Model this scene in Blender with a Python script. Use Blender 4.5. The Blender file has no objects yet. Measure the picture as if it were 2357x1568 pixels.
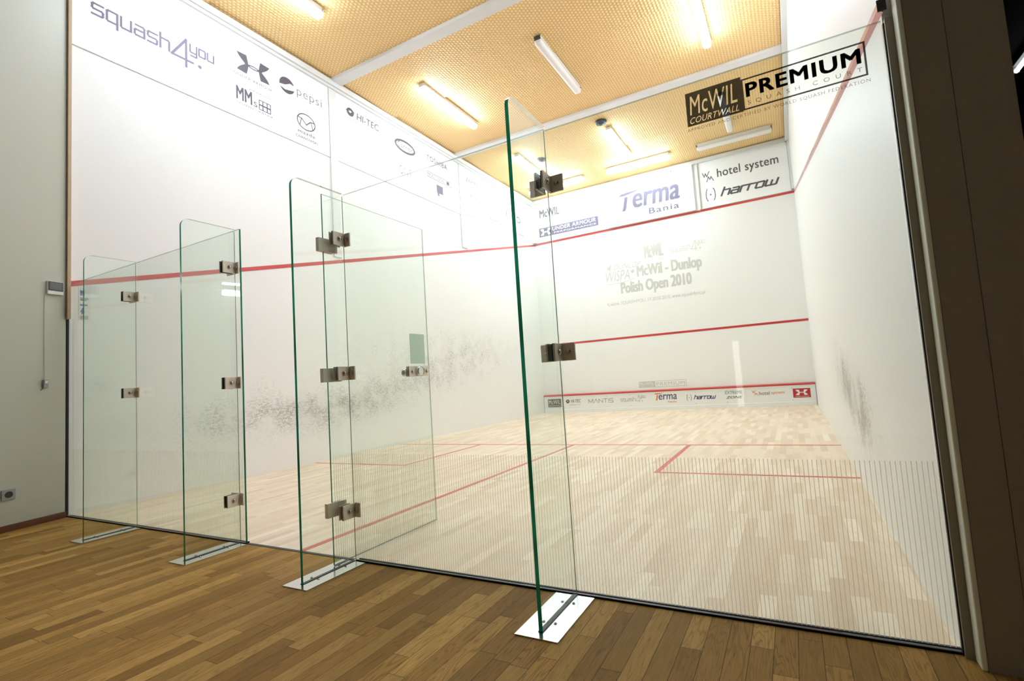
import bpy, bmesh, math, random
from mathutils import Matrix, Vector
random.seed(7)
PI = math.pi
SC = bpy.context.scene
COL = SC.collection

# ------------------------------------------------------------------ node helpers
class NT:
    def __init__(s, name):
        s.m = bpy.data.materials.new(name); s.m.use_nodes = True
        s.t = s.m.node_tree; s.t.nodes.clear()
        s.out = s.t.nodes.new('ShaderNodeOutputMaterial')
    def n(s, kind, **kw):
        nd = s.t.nodes.new(kind)
        for k, v in kw.items(): setattr(nd, k, v)
        return nd
    def put(s, sock, v):
        if hasattr(v, 'is_output') or isinstance(v, bpy.types.NodeSocket): s.t.links.new(v, sock)
        else: sock.default_value = v
    def M(s, op, a, b=None, c=None):
        nd = s.n('ShaderNodeMath', operation=op)
        s.put(nd.inputs[0], a)
        if b is not None: s.put(nd.inputs[1], b)
        if c is not None: s.put(nd.inputs[2], c)
        return nd.outputs[0]
    def xyz(s):
        g = s.n('ShaderNodeNewGeometry'); sp = s.n('ShaderNodeSeparateXYZ')
        s.t.links.new(g.outputs['Position'], sp.inputs[0])
        return sp.outputs
    def vec(s, x, y, z):
        c = s.n('ShaderNodeCombineXYZ')
        for i, v in enumerate((x, y, z)): s.put(c.inputs[i], v)
        return c.outputs[0]
    def noise(s, v, scale=1, detail=3, rough=.5, dist=0):
        nd = s.n('ShaderNodeTexNoise'); s.put(nd.inputs['Vector'], v)
        nd.inputs['Scale'].default_value = scale; nd.inputs['Detail'].default_value = detail
        nd.inputs['Roughness'].default_value = rough; nd.inputs['Distortion'].default_value = dist
        return nd.outputs['Fac']
    def white(s, v):
        nd = s.n('ShaderNodeTexWhiteNoise', noise_dimensions='3D'); s.put(nd.inputs['Vector'], v)
        return nd.outputs['Value']
    def ramp(s, f, stops, interp='LINEAR'):
        nd = s.n('ShaderNodeValToRGB'); nd.color_ramp.interpolation = interp
        e = nd.color_ramp.elements
        while len(e) < len(stops): e.new(.5)
        for el, (p, c) in zip(e, stops):
            el.position = p; el.color = (*c, 1) if len(c) == 3 else c
        s.put(nd.inputs[0], f); return nd.outputs[0]
    def mix(s, f, a, b, mode='MIX'):
        nd = s.n('ShaderNodeMix', data_type='RGBA', blend_type=mode)
        s.put(nd.inputs[0], f)
        s.put(nd.inputs[6], a if not isinstance(a, tuple) else (*a, 1))
        s.put(nd.inputs[7], b if not isinstance(b, tuple) else (*b, 1))
        return nd.outputs[2]
    def sstep(s, f, a, b):
        nd = s.n('ShaderNodeMapRange', interpolation_type='SMOOTHSTEP')
        s.put(nd.inputs[0], f); nd.inputs[1].default_value = a; nd.inputs[2].default_value = b
        return nd.outputs[0]
    def pbr(s, color, rough=.5, metal=0, spec=.5, bump=None, bstr=.3, bdist=.002, coat=0):
        b = s.n('ShaderNodeBsdfPrincipled')
        s.put(b.inputs['Base Color'], (*color, 1) if isinstance(color, tuple) else color)
        s.put(b.inputs['Roughness'], rough); b.inputs['Metallic'].default_value = metal
        b.inputs['Specular IOR Level'].default_value = spec
        b.inputs['Coat Weight'].default_value = coat
        if bump is not None:
            bp = s.n('ShaderNodeBump'); bp.inputs['Strength'].default_value = bstr; bp.inputs['Distance'].default_value = bdist
            s.put(bp.inputs['Height'], bump); s.t.links.new(bp.outputs[0], b.inputs['Normal'])
        s.t.links.new(b.outputs[0], s.out.inputs[0]); return s.m
    def end(s, sh):
        s.t.links.new(sh, s.out.inputs[0]); return s.m

def plain(name, c, rough=.5, metal=0, spec=.5, vary=.06, scale=40, coat=0):
    t = NT(name); x = t.xyz()
    f = t.noise(t.vec(x[0], x[1], x[2]), scale, 3)
    return t.pbr(t.mix(f, tuple(v*(1-vary) for v in c), tuple(min(1, v*(1+vary)) for v in c)), rough, metal, spec, coat=coat)

def brushed(name, c, rough, axis=1):
    t = NT(name); x = t.xyz()
    sc = [60, 60, 60]; sc[axis] = 900
    f = t.noise(t.vec(t.M('MULTIPLY', x[0], sc[0]), t.M('MULTIPLY', x[1], sc[1]), t.M('MULTIPLY', x[2], sc[2])), 1, 2)
    return t.pbr(t.mix(f, tuple(v*.85 for v in c), tuple(min(1, v*1.1) for v in c)), t.M('MULTIPLY_ADD', f, .12, rough-.06), 1, .5)

def emit(name, c, strength):
    t = NT(name); e = t.n('ShaderNodeEmission'); e.inputs[0].default_value = (*c, 1); e.inputs[1].default_value = strength
    return t.end(e.outputs[0])

def wood(name, w, L, stops, gap=.0007, grain=.5, rough=.35, gapcol=(.03, .018, .008), seed=0., gapmix=.85, coat=0, spec=.3):
    t = NT(name); x = t.xyz()
    u = t.M('DIVIDE', t.M('ADD', x[0], 20.013), w)
    row = t.M('FLOOR', u); fu = t.M('FRACT', u)
    r1 = t.white(t.vec(row, seed, 3.3)); r2 = t.white(t.vec(row, seed, 9.1))
    ln = t.M('MULTIPLY_ADD', r2, L*.7, L*.65)
    v = t.M('ADD', t.M('DIVIDE', t.M('ADD', x[1], 30), ln), t.M('MULTIPLY', r1, 7))
    pc = t.M('FLOOR', v); fv = t.M('FRACT', v)
    rnd = t.white(t.vec(row, pc, seed)); rnd2 = t.white(t.vec(row, pc, seed+5))
    # grain: long fibres plus cathedral figure, shifted from plank to plank
    off = t.M('MULTIPLY', rnd2, 60)
    fine = t.noise(t.vec(t.M('MULTIPLY', x[0], 170), t.M('ADD', t.M('MULTIPLY', x[1], 9), off), off), 1, 4, .6)
    warp = t.noise(t.vec(t.M('MULTIPLY', x[0], 16), t.M('ADD', t.M('MULTIPLY', x[1], 1.7), off), off), 1, 2, .45)
    rings = t.M('FRACT', t.M('MULTIPLY', warp, 17))
    rings = t.M('ABSOLUTE', t.M('SUBTRACT', rings, .5))
    fig = t.sstep(rings, .0, .26)
    base = t.ramp(rnd, stops)
    g = t.M('ADD', t.M('MULTIPLY', fine, .75), t.M('MULTIPLY', fig, t.M('MULTIPLY', rnd2, .45)))
    shade = t.M('MULTIPLY_ADD', g, grain, 1-grain*.5)
    cl = t.mix(1, base, t.vec(shade, shade, t.M('POWER', shade, 1.15)), 'MULTIPLY')
    e1 = t.M('MULTIPLY', t.M('MINIMUM', fu, t.M('SUBTRACT', 1, fu)), w)
    e2 = t.M('MULTIPLY', t.M('MINIMUM', fv, t.M('SUBTRACT', 1, fv)), ln)
    e = t.M('MINIMUM', e1, e2)
    gm = t.M('SUBTRACT', 1, t.sstep(e, gap*.4, gap*1.6))
    cl = t.mix(t.M('MULTIPLY', gm, gapmix), cl, gapcol)
    h = t.M('SUBTRACT', t.M('MULTIPLY', g, .12), gm)
    return t.pbr(cl, t.M('MULTIPLY_ADD', fine, .15, rough), 0, spec, h, .35, .001, coat)

def wall_mat(name, dirt, base=(.83, .825, .81)):
    t = NT(name); x = t.xyz()
    P = t.vec(x[0], x[1], x[2])
    cl = t.mix(t.noise(P, 1.4, 3), tuple(v*.985 for v in base), base)
    if dirt:
        tot = None
        for (cy, cz, sy, sz, a, tilt) in dirt:
            dy = t.M('SUBTRACT', x[1], cy)
            dz = t.M('SUBTRACT', t.M('SUBTRACT', x[2], cz), t.M('MULTIPLY', dy, tilt))
            q = t.M('ADD', t.M('POWER', t.M('DIVIDE', dy, sy), 2), t.M('POWER', t.M('DIVIDE', dz, sz), 2))
            g = t.M('MULTIPLY', t.M('EXPONENT', t.M('MULTIPLY', q, -1)), a)
            tot = g if tot is None else t.M('ADD', tot, g)
        n1 = t.noise(t.vec(x[0], t.M('MULTIPLY', x[1], 1.0), t.M('MULTIPLY', x[2], 2.2)), 21, 4, .65, .5)
        n2 = t.noise(P, 3.4, 4, .62)
        n3 = t.noise(t.vec(x[0], t.M('MULTIPLY', x[1], 1.0), t.M('MULTIPLY', x[2], 1.5)), 55, 2, .6, .2)
        nn = t.M('ADD', t.M('MULTIPLY', n1, .6), t.M('MULTIPLY', n3, .4))
        k = t.M('MULTIPLY', t.sstep(t.M('ADD', nn, t.M('MULTIPLY', tot, .13)), .54, .70), t.M('MULTIPLY', tot, .60))
        k = t.M('MULTIPLY', k, t.M('MULTIPLY_ADD', t.sstep(n2, .36, .66), 1.0, .15))
        k = t.M('ADD', k, t.M('MULTIPLY', tot, .05))
        cl = t.mix(t.M('MINIMUM', k, .8), cl, (.30, .285, .26))
    return t.pbr(cl, .42, 0, .4)

def glass_mat(name, tint):
    # clear float glass: Schlick reflection off both faces, slightly green body
    t = NT(name); g = t.n('ShaderNodeNewGeometry')
    d = t.n('ShaderNodeVectorMath', operation='DOT_PRODUCT')
    t.t.links.new(g.outputs['Normal'], d.inputs[0]); t.t.links.new(g.outputs['Incoming'], d.inputs[1])
    c = t.M('SUBTRACT', 1, t.M('ABSOLUTE', d.outputs['Value']))
    f = t.M('MULTIPLY_ADD', t.M('POWER', c, 5), .96, .04)
    tr = t.n('ShaderNodeBsdfTransparent'); tr.inputs[0].default_value = (*tint, 1)
    gl = t.n('ShaderNodeBsdfGlossy'); gl.inputs['Roughness'].default_value = 0.0; gl.inputs[0].default_value = (1, 1, 1, 1)
    mx = t.n('ShaderNodeMixShader'); t.put(mx.inputs[0], f)
    t.t.links.new(tr.outputs[0], mx.inputs[1]); t.t.links.new(gl.outputs[0], mx.inputs[2])
    return t.end(mx.outputs[0])

def glass_edge(name):
    t = NT(name); x = t.xyz()
    f = t.noise(t.vec(0, 0, t.M('MULTIPLY', x[2], 2.3)), 1, 2)
    cl = t.mix(t.sstep(f, .4, .6), (.003, .115, .05), (.008, .31, .18))  # bright and dark bands imitate light carried inside the glass
    a = t.n('ShaderNodeBsdfTranslucent'); t.put(a.inputs[0], cl)
    b = t.n('ShaderNodeBsdfDiffuse'); t.put(b.inputs[0], cl)
    m1 = t.n('ShaderNodeMixShader'); m1.inputs[0].default_value = .5
    t.t.links.new(a.outputs[0], m1.inputs[1]); t.t.links.new(b.outputs[0], m1.inputs[2])
    gl = t.n('ShaderNodeBsdfGlossy'); gl.inputs['Roughness'].default_value = .12
    lw = t.n('ShaderNodeLayerWeight'); lw.inputs[0].default_value = .3
    m2 = t.n('ShaderNodeMixShader'); t.t.links.new(lw.outputs['Fresnel'], m2.inputs[0])
    t.t.links.new(m1.outputs[0], m2.inputs[1]); t.t.links.new(gl.outputs[0], m2.inputs[2])
    return t.end(m2.outputs[0])

def edge_pale(name):
    # narrow face of a pane, reflected light put into its pale colour, mostly see-through
    t = NT(name)
    b = t.n('ShaderNodeBsdfDiffuse'); b.inputs[0].default_value = (.42, .50, .44, 1)
    tr = t.n('ShaderNodeBsdfTransparent'); tr.inputs[0].default_value = (.80, .88, .83, 1)
    m = t.n('ShaderNodeMixShader'); m.inputs[0].default_value = .45
    t.t.links.new(tr.outputs[0], m.inputs[1]); t.t.links.new(b.outputs[0], m.inputs[2])
    return t.end(m.outputs[0])

def film(name, c, alpha):
    # thin printed film: lets light through, scatters on both sides
    t = NT(name)
    a = t.n('ShaderNodeBsdfTranslucent'); a.inputs[0].default_value = (*c, 1)
    b = t.n('ShaderNodeBsdfDiffuse'); b.inputs[0].default_value = (*c, 1)
    m1 = t.n('ShaderNodeMixShader'); m1.inputs[0].default_value = .5
    t.t.links.new(a.outputs[0], m1.inputs[1]); t.t.links.new(b.outputs[0], m1.inputs[2])
    tr = t.n('ShaderNodeBsdfTransparent')
    m2 = t.n('ShaderNodeMixShader'); m2.inputs[0].default_value = alpha
    t.t.links.new(tr.outputs[0], m2.inputs[1]); t.t.links.new(m1.outputs[0], m2.inputs[2])
    return t.end(m2.outputs[0])

def ceiling_mat(name):
    # gold honeycomb absorber board: pale cells, darker amber walls between them
    t = NT(name); x = t.xyz()
    s = .052; k = 4*PI/(math.sqrt(3)*s)
    def wave(a, b): return t.M('COSINE', t.M('ADD', t.M('MULTIPLY', x[0], k*a), t.M('MULTIPLY', x[1], k*b)))
    h = t.M('ADD', t.M('ADD', wave(1, 0), wave(-.5, math.sqrt(3)/2)), wave(-.5, -math.sqrt(3)/2))
    h = t.M('ADD', h, t.M('MULTIPLY', wave(1, 0), .35))
    h = t.M('MULTIPLY_ADD', h, 1/5.2, .36)
    n = t.noise(t.vec(t.M('MULTIPLY', x[0], 1.2), t.M('MULTIPLY', x[1], 1.2), 0), 1, 3)
    cl = t.ramp(h, [(0, (.69, .435, .165)), (.40, (.82, .575, .27)), (.8, (.91, .72, .41))])
    cl = t.mix(t.M('MULTIPLY', n, .25), cl, (.83, .57, .25))
    return t.pbr(cl, .6, 0, .25, h, .6, .012)

MT = {}
MT['wall_left'] = wall_mat('white_court_plaster_left', [(1.5, .72, 1.0, .36, .75, 0), (3.0, .72, 1.0, .31, 1.0, .03), (4.6, 1.0, 1.3, .46, .55, .10), (6.9, 1.55, 2.0, .75, .72, .05), (4.2, 1.5, 2.6, .9, .38, 0)])
MT['wall_right'] = wall_mat('white_court_plaster_right', [(3.0, .76, 1.0, .32, 1.35, .12), (1.9, .55, .7, .28, 1.15, .1), (5.2, 1.2, 1.5, .5, .3, 0)])
MT['wall'] = wall_mat('white_court_plaster', [(5, 1.0, 9, .6, .08, 0)])
MT['board'] = wall_mat('white_sign_board', None, (.86, .86, .855))
MT['trim'] = plain('white_painted_trim', (.70, .70, .69), .4, vary=.02, scale=6)
MT['lobby'] = wall_mat('warm_lobby_paint', None, (.47, .475, .405))
MT['lobbyback'] = plain('taupe_lobby_paint', (.40, .37, .31), .6, vary=.04, scale=3)
MT['ceil'] = ceiling_mat('gold_honeycomb_board')
MT['court'] = wood('pale_maple_strips', .066, .46, [(0, (.70, .54, .385)), (.35, (.765, .62, .47)), (.7, (.80, .66, .51)), (1, (.85, .73, .585))], gap=.0004, grain=.26, rough=.34, gapcol=(.48, .33, .2), seed=2., gapmix=.35)
MT['oak'] = wood('brown_oak_planks', .0735, .55, [(0, (.255, .132, .032)), (.3, (.315, .170, .043)), (.65, (.355, .196, .051)), (1, (.44, .258, .075))], gap=.0009, grain=1.1, spec=.1, rough=.5, gapcol=(.018, .009, .003), seed=8.)
MT['red'] = plain('red_line_paint', (.52, .022, .022), .35, vary=.05, coat=.8)
MT['redfloor'] = plain('red_floor_tape', (.60, .105, .085), .4, vary=.06)
MT['black'] = plain('black_rubber', (.010, .010, .012), .45)
MT['channel'] = plain('dark_anodised_channel', (.035, .037, .042), .35, .6)
MT['steel'] = plain('satin_steel', (.90, .81, .71), .45, .12, vary=.08, scale=90)
MT['screw'] = plain('polished_steel', (.52, .48, .42), .2, 1)
MT['plate'] = brushed('satin_aluminium', (.70, .72, .70), .2, 1)
MT['glass'] = glass_mat('clear_green_glass', (.960, .987, .967))
MT['edge'] = glass_edge('green_glass_edge')
MT['edgepale'] = edge_pale('pale_pane_edge')
MT['joint'] = plain('grey_silicone', (.26, .26, .19), .5)
MT['stripe'] = film('etched_stripe_film', (.72, .69, .49), .76)
MT['lamp_on'] = emit('lit_diffuser', (.80, .925, 1.06), 63)
MT['lamp_off'] = plain('white_diffuser', (.80, .79, .77), .35, vary=.02)
MT['housing'] = plain('white_lamp_housing', (.72, .71, .68), .45, vary=.03)
MT['cap'] = plain('dark_grey_plastic', (.06, .058, .056), .5)
MT['lamp_dim'] = emit('cold_white_tube', (.90, 1, .98), 4)
MT['lamp_soft'] = emit('soft_white_diffuser', (1, .95, .90), 2.3)
MT['lamp_wall'] = emit('neutral_white_tube', (.95, .98, 1), 7.5)
MT['ink'] = plain('charcoal_print', (.07, .066, .07), .5)
MT['inkpale'] = plain('slate_print', (.085, .075, .095), .5)
MT['inkblue'] = plain('violet_blue_print', (.125, .105, .17), .5)
MT['ghost'] = plain('faint_grey_print', (.535, .54, .50), .45, vary=.03)
MT['orange'] = plain('orange_print', (.72, .16, .03), .5)
MT['navy'] = plain('navy_print', (.012, .022, .14), .5)
MT['green'] = plain('green_print', (.12, .42, .05), .5)
MT['redprint'] = plain('crimson_print', (.45, .012, .02), .45)
MT['white'] = plain('white_print', (.82, .82, .80), .5, vary=.02)
MT['logo'] = film('black_vinyl', (.012, .010, .009), .93)
MT['logothin'] = film('grey_vinyl', (.10, .095, .085), .7)
MT['sticker'] = film('frosted_sticker', (.80, .93, .84), .8)
MT['tin'] = plain('white_lacquered_metal', (.80, .81, .79), .3, vary=.02)
MT['tan'] = plain('tan_wooden_batten', (.50, .36, .23), .5, vary=.12)
MT['skirt'] = plain('dark_red_wood', (.11, .034, .013), .35, vary=.2)
MT['column'] = plain('grey_brown_panel', (.33, .275, .225), .5, vary=.05)
MT['columnside'] = plain('court_lit_panel', (.88, .89, .77), .4, vary=.02)  # paler copy of the column panel, with court light put into the colour
MT['profile'] = plain('olive_grey_profile', (.26, .23, .17), .45, .2)
MT['plastic'] = plain('white_plastic', (.70, .69, .64), .4, vary=.02)
MT['screen'] = plain('grey_green_display', (.11, .125, .12), .4)
MT['sockgrey'] = plain('grey_plastic', (.27, .28, .29), .4, vary=.03)
MT['disc'] = plain('dark_teal_plastic', (.035, .065, .075), .35)
MT['bluetext'] = plain('blue_print', (.06, .16, .38), .5)
MT['paper'] = plain('white_paper', (.74, .74, .70), .6, vary=.02)
MT['void'] = plain('passage_darkness', (.006, .006, .006), .9, spec=.05)  # near-black so the passage surfaces carry its darkness in their colour

# ------------------------------------------------------------------ mesh helpers
class MB:
    def __init__(s): s.v = []; s.f = []; s.mi = []
    def add(s, vs, fs, mi=0):
        b = len(s.v); s.v += [tuple(v) for v in vs]; s.f += [tuple(b+i for i in f) for f in fs]; s.mi += [mi]*len(fs); return s
    def box(s, x0, x1, y0, y1, z0, z1, mi=0):
        return s.add([(x0, y0, z0), (x1, y0, z0), (x1, y1, z0), (x0, y1, z0), (x0, y0, z1), (x1, y0, z1), (x1, y1, z1), (x0, y1, z1)],
                     [(0, 3, 2, 1), (4, 5, 6, 7), (0, 1, 5, 4), (1, 2, 6, 5), (2, 3, 7, 6), (3, 0, 4, 7)], mi)
    def prism(s, poly, a0, a1, axis, mi=0, side=None):
        # poly in the two other axes (cyclic order y,z for axis 0; x,z for axis 1; x,y for axis 2)
        n = len(poly)
        def P(p, a): return (a, p[0], p[1]) if axis == 0 else ((p[0], a, p[1]) if axis == 1 else (p[0], p[1], a))
        vs = [P(p, a0) for p in poly]+[P(p, a1) for p in poly]
        b = len(s.v); s.v += vs
        s.f += [tuple(b+i for i in range(n)), tuple(b+n+i for i in reversed(range(n)))]; s.mi += [mi, mi]
        for i in range(n):
            j = (i+1) % n; s.f.append((b+i, b+n+i, b+n+j, b+j)); s.mi.append(mi if side is None else side)
        return s
    def revolve(s, c, axis, prof, seg=20, mi=0):
        # prof: list of (r, h) along axis vector
        ax = Vector(axis).normalized(); t = Vector((0, 0, 1)) if abs(ax.z) < .9 else Vector((1, 0, 0))
        u = ax.cross(t).normalized(); w = ax.cross(u); c = Vector(c); b = len(s.v)
        for r, h in prof:
            for k in range(seg):
                a = 2*PI*k/seg; s.v.append(tuple(c+ax*h+(u*math.cos(a)+w*math.sin(a))*r))
        for i in range(len(prof)-1):
            for k in range(seg):
                k2 = (k+1) % seg
                s.f.append((b+i*seg+k, b+i*seg+k2, b+(i+1)*seg+k2, b+(i+1)*seg+k)); s.mi.append(mi)
        s.f.append(tuple(b+k for k in reversed(range(seg)))); s.f.append(tuple(b+(len(prof)-1)*seg+k for k in range(seg))); s.mi += [mi, mi]
        return s
    def tube(s, pts, r, seg=8, mi=0):
        pts = [Vector(p) for p in pts]; b = len(s.v)
        for i, p in enumerate(pts):
            d = (pts[min(i+1, len(pts)-1)]-pts[max(i-1, 0)]).normalized()
            t = Vector((0, 0, 1)) if abs(d.z) < .9 else Vector((1, 0, 0))
            u = d.cross(t).normalized(); w = d.cross(u)
            for k in range(seg):
                a = 2*PI*k/seg; s.v.append(tuple(p+(u*math.cos(a)+w*math.sin(a))*r))
        for i in range(len(pts)-1):
            for k in range(seg):
                k2 = (k+1) % seg; s.f.append((b+i*seg+k, b+i*seg+k2, b+(i+1)*seg+k2, b+(i+1)*seg+k)); s.mi.append(mi)
        s.f.append(tuple(b+k for k in reversed(range(seg)))); s.f.append(tuple(b+(len(pts)-1)*seg+k for k in range(seg))); s.mi += [mi, mi]
        return s
    def build(s, name, mats, parent=None, origin=None, bevel=0, smooth=False, fix=True):
        me = bpy.data.meshes.new(name)
        o0 = Vector(origin) if origin is not None else Vector((0, 0, 0))
        pw = Vector((0, 0, 0))
        if parent is not None: pw = world_loc(parent)
        if origin is None and parent is not None: o0 = pw
        me.from_pydata([tuple(Vector(v)-o0) for v in s.v], [], s.f)
        if not isinstance(mats, (list, tuple)): mats = [mats]
        for m in mats: me.materials.append(m)
        for p, i in zip(me.polygons, s.mi): p.material_index = i; p.use_smooth = smooth
        if fix:
            bm = bmesh.new(); bm.from_mesh(me); bmesh.ops.recalc_face_normals(bm, faces=bm.faces); bm.to_mesh(me); bm.free()
        ob = bpy.data.objects.new(name, me); COL.objects.link(ob)
        if parent is not None: ob.parent = parent
        ob.location = o0-pw
        if bevel:
            md = ob.modifiers.new('bevel', 'BEVEL'); md.width = bevel; md.segments = 2; md.limit_method = 'ANGLE'
        return ob

def world_loc(o):
    v = Vector((0, 0, 0))
    while o is not None: v += o.location; o = o.parent
    return v
def tag(o, label, cat, group=None, kind=None):
    o['label'] = label; o['category'] = cat
    if group: o['group'] = group
    if kind: o['kind'] = kind
    return o
def thing(name, label, cat, loc=(0, 0, 0), group=None):
    o = bpy.data.objects.new(name, None); COL.objects.link(o); o.location = loc; o.empty_display_size = .1
    return tag(o, label, cat, group)
def struct(ob, label, cat): return tag(ob, label, cat, None, 'structure')

# ------------------------------------------------------------------ flat graphics (print on boards and glass)
class D2:
    def __init__(s): s.v = []; s.f = []; s.z = 0
    def add(s, vs, fs, dz=3e-5):
        # every stroke is a hair thicker than the one under it, like overprinted ink
        s.z += dz
        b = len(s.v); s.v += [(v[0], v[1], s.z) for v in vs]; s.f += [tuple(b+i for i in f) for f in fs]; return s
    def poly(s, pts): return s.add(pts, [tuple(range(len(pts)))])
    def rect(s, x0, y0, x1, y1): return s.poly([(x0, y0), (x1, y0), (x1, y1), (x0, y1)])
    def frame(s, x0, y0, x1, y1, w, wy=None):
        wy = wy or w
        return s.rect(x0, y0, x1, y0+wy).rect(x0, y1-wy, x1, y1).rect(x0, y0+wy, x0+w, y1-wy).rect(x1-w, y0+wy, x1, y1-wy)
    def disc(s, cx, cy, rx, ry=None, n=36):
        ry = ry or rx
        return s.poly([(cx+rx*math.cos(2*PI*i/n), cy+ry*math.sin(2*PI*i/n)) for i in range(n)])
    def ring(s, cx, cy, rx, ry, w, a0=0, a1=360, n=40):
        vs = []; fs = []
        for i in range(n+1):
            a = math.radians(a0+(a1-a0)*i/n); c, q = math.cos(a), math.sin(a)
            vs += [(cx+rx*c, cy+ry*q), (cx+(rx-w)*c, cy+(ry-w)*q)]
        for i in range(n): fs.append((2*i, 2*i+1, 2*i+3, 2*i+2))
        return s.add(vs, fs)
    def stroke(s, pts, w):
        for (x0, y0), (x1, y1) in zip(pts, pts[1:]):
            L = math.hypot(x1-x0, y1-y0) or 1e-9; dx, dy = (x1-x0)/L*w/2, (y1-y0)/L*w/2
            s.poly([(x0-dx+dy, y0-dy-dx), (x1+dx+dy, y1+dy-dx), (x1+dx-dy, y1+dy+dx), (x0-dx-dy, y0-dy+dx)])
        return s
    def text(s, body, x0, y0, x1, y1, bold=0, shear=0, space=1, hole=None):
        fat = max(bold, 0); vs, fs = text_mesh(body, min(bold, 0), shear, space, hole)
        X0 = min(v[0] for v in vs); X1 = max(v[0] for v in vs); Y0 = min(v[1] for v in vs); Y1 = max(v[1] for v in vs)
        h = y1-y0; e = fat*h*.8
        pt = [(x0+e+(v[0]-X0)/(X1-X0)*(x1-x0-2*e), y0+e*.6+(v[1]-Y0)/(Y1-Y0)*(h-1.2*e)) for v in vs]
        for ox, oy in ([(0, 0)] if e == 0 else [(-e, -.6*e), (e, -.6*e), (-e, .6*e), (e, .6*e), (0, 0)]):
            s.add([(p[0]+ox, p[1]+oy) for p in pt], fs, 1e-4)
        return s
    def moved(s, other, ox, oy, sx, sy):
        b = len(s.v); s.v += [(ox+v[0]*sx, oy+v[1]*sy, s.z+v[2]) for v in other.v]; s.f += [tuple(b+i for i in f) for f in other.f]
        s.z += other.z; return s
    def build(s, name, mat, parent, O, R, U, lift=.0008):
        O, R, U = Vector(O), Vector(R), Vector(U); N = R.cross(U)
        m = MB(); m.add([tuple(O+R*v[0]+U*v[1]+N*(lift+v[2])) for v in s.v], s.f)
        return m.build(name, mat, parent, fix=False)

_tc = {}
def text_mesh(body, bold, shear, space, hole):
    key = (body, bold, shear, space, hole)
    if key in _tc: return _tc[key]
    cu = bpy.data.curves.new('t', 'FONT'); cu.body = body; cu.size = 1; cu.resolution_u = 3
    cu.offset = bold; cu.shear = shear; cu.space_character = space; cu.fill_mode = 'BOTH'
    ob = bpy.data.objects.new('t', cu); COL.objects.link(ob)
    dg = bpy.context.evaluated_depsgraph_get(); dg.update()
    ev = ob.evaluated_get(dg)
    me = bpy.data.meshes.new_from_object(ev)
    vs = [(v.co.x, v.co.y) for v in me.vertices]; fs = [tuple(p.vertices) for p in me.polygons]
    bpy.data.meshes.remove(me); bpy.data.objects.remove(ob); bpy.data.curves.remove(cu)
    _tc[key] = (vs, fs); return _tc[key]

def cutout(lines, W, H):
    """dark rectangle W x H with the text lines cut through it: lines = (text, x0, y0, x1, y1, bold, shear)"""
    cu = bpy.data.curves.new('k', 'CURVE'); cu.dimensions = '2D'; cu.fill_mode = 'BOTH'; cu.resolution_u = 3
    sp = cu.splines.new('POLY'); sp.points.add(3); sp.use_cyclic_u = True
    for p, (a, b) in zip(sp.points, [(0, 0), (W, 0), (W, H), (0, H)]): p.co = (a, b, 0, 1)
    for body, x0, y0, x1, y1, bold, shear in lines:
        fu = bpy.data.curves.new('t', 'FONT'); fu.body = body; fu.size = 1; fu.offset = bold; fu.shear = shear; fu.resolution_u = 3
        fu.space_character = 1.06
        ob = bpy.data.objects.new('t', fu); COL.objects.link(ob)
        dg = bpy.context.evaluated_depsgraph_get(); dg.update()
        vs, _ = text_mesh(body, bold, shear, 1.06, None)
        X0 = min(v[0] for v in vs); X1 = max(v[0] for v in vs); Y0 = min(v[1] for v in vs); Y1 = max(v[1] for v in vs)
        f = lambda c: (x0+(c[0]-X0)/(X1-X0)*(x1-x0), y0+(c[1]-Y0)/(Y1-Y0)*(y1-y0), 0)
        tc = ob.evaluated_get(dg).to_curve(dg)
        for q in tc.splines:
            if q.type == 'BEZIER':
                ns = cu.splines.new('BEZIER'); ns.bezier_points.add(len(q.bezier_points)-1)
                for a, b in zip(ns.bezier_points, q.bezier_points):
                    a.handle_left_type = a.handle_right_type = 'FREE'
                    a.co = f(b.co); a.handle_left = f(b.handle_left); a.handle_right = f(b.handle_right)
            else:
                ns = cu.splines.new('POLY'); ns.points.add(len(q.points)-1)
                for a, b in zip(ns.points, q.points): a.co = (*f(b.co), 1)
            ns.use_cyclic_u = True; ns.resolution_u = 3
        ob.to_curve_clear(); bpy.data.objects.remove(ob); bpy.data.curves.remove(fu)
    ob = bpy.data.objects.new('k', cu); COL.objects.link(ob)
    dg = bpy.context.evaluated_depsgraph_get(); dg.update()
    me = bpy.data.meshes.new_from_object(ob.evaluated_get(dg))
    d = D2(); d.add([(v.co.x, v.co.y) for v in me.vertices], [tuple(p.vertices) for p in me.polygons])
    bpy.data.meshes.remove(me); bpy.data.objects.remove(ob); bpy.data.curves.remove(cu)
    return d

def stick(word, glyphs, w, gap, shear=0, wx=1.0):
    """single-stroke lettering: glyphs[ch] = (advance, [polylines])"""
    d = D2(); x = 0
    for ch in word:
        adv, lines = glyphs[ch]
        for ln in lines: d.stroke([((x+p[0]*wx)+shear*p[1], p[1]) for p in ln], w)
        x += adv*wx+gap
    d.width = x-gap; return d

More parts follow.
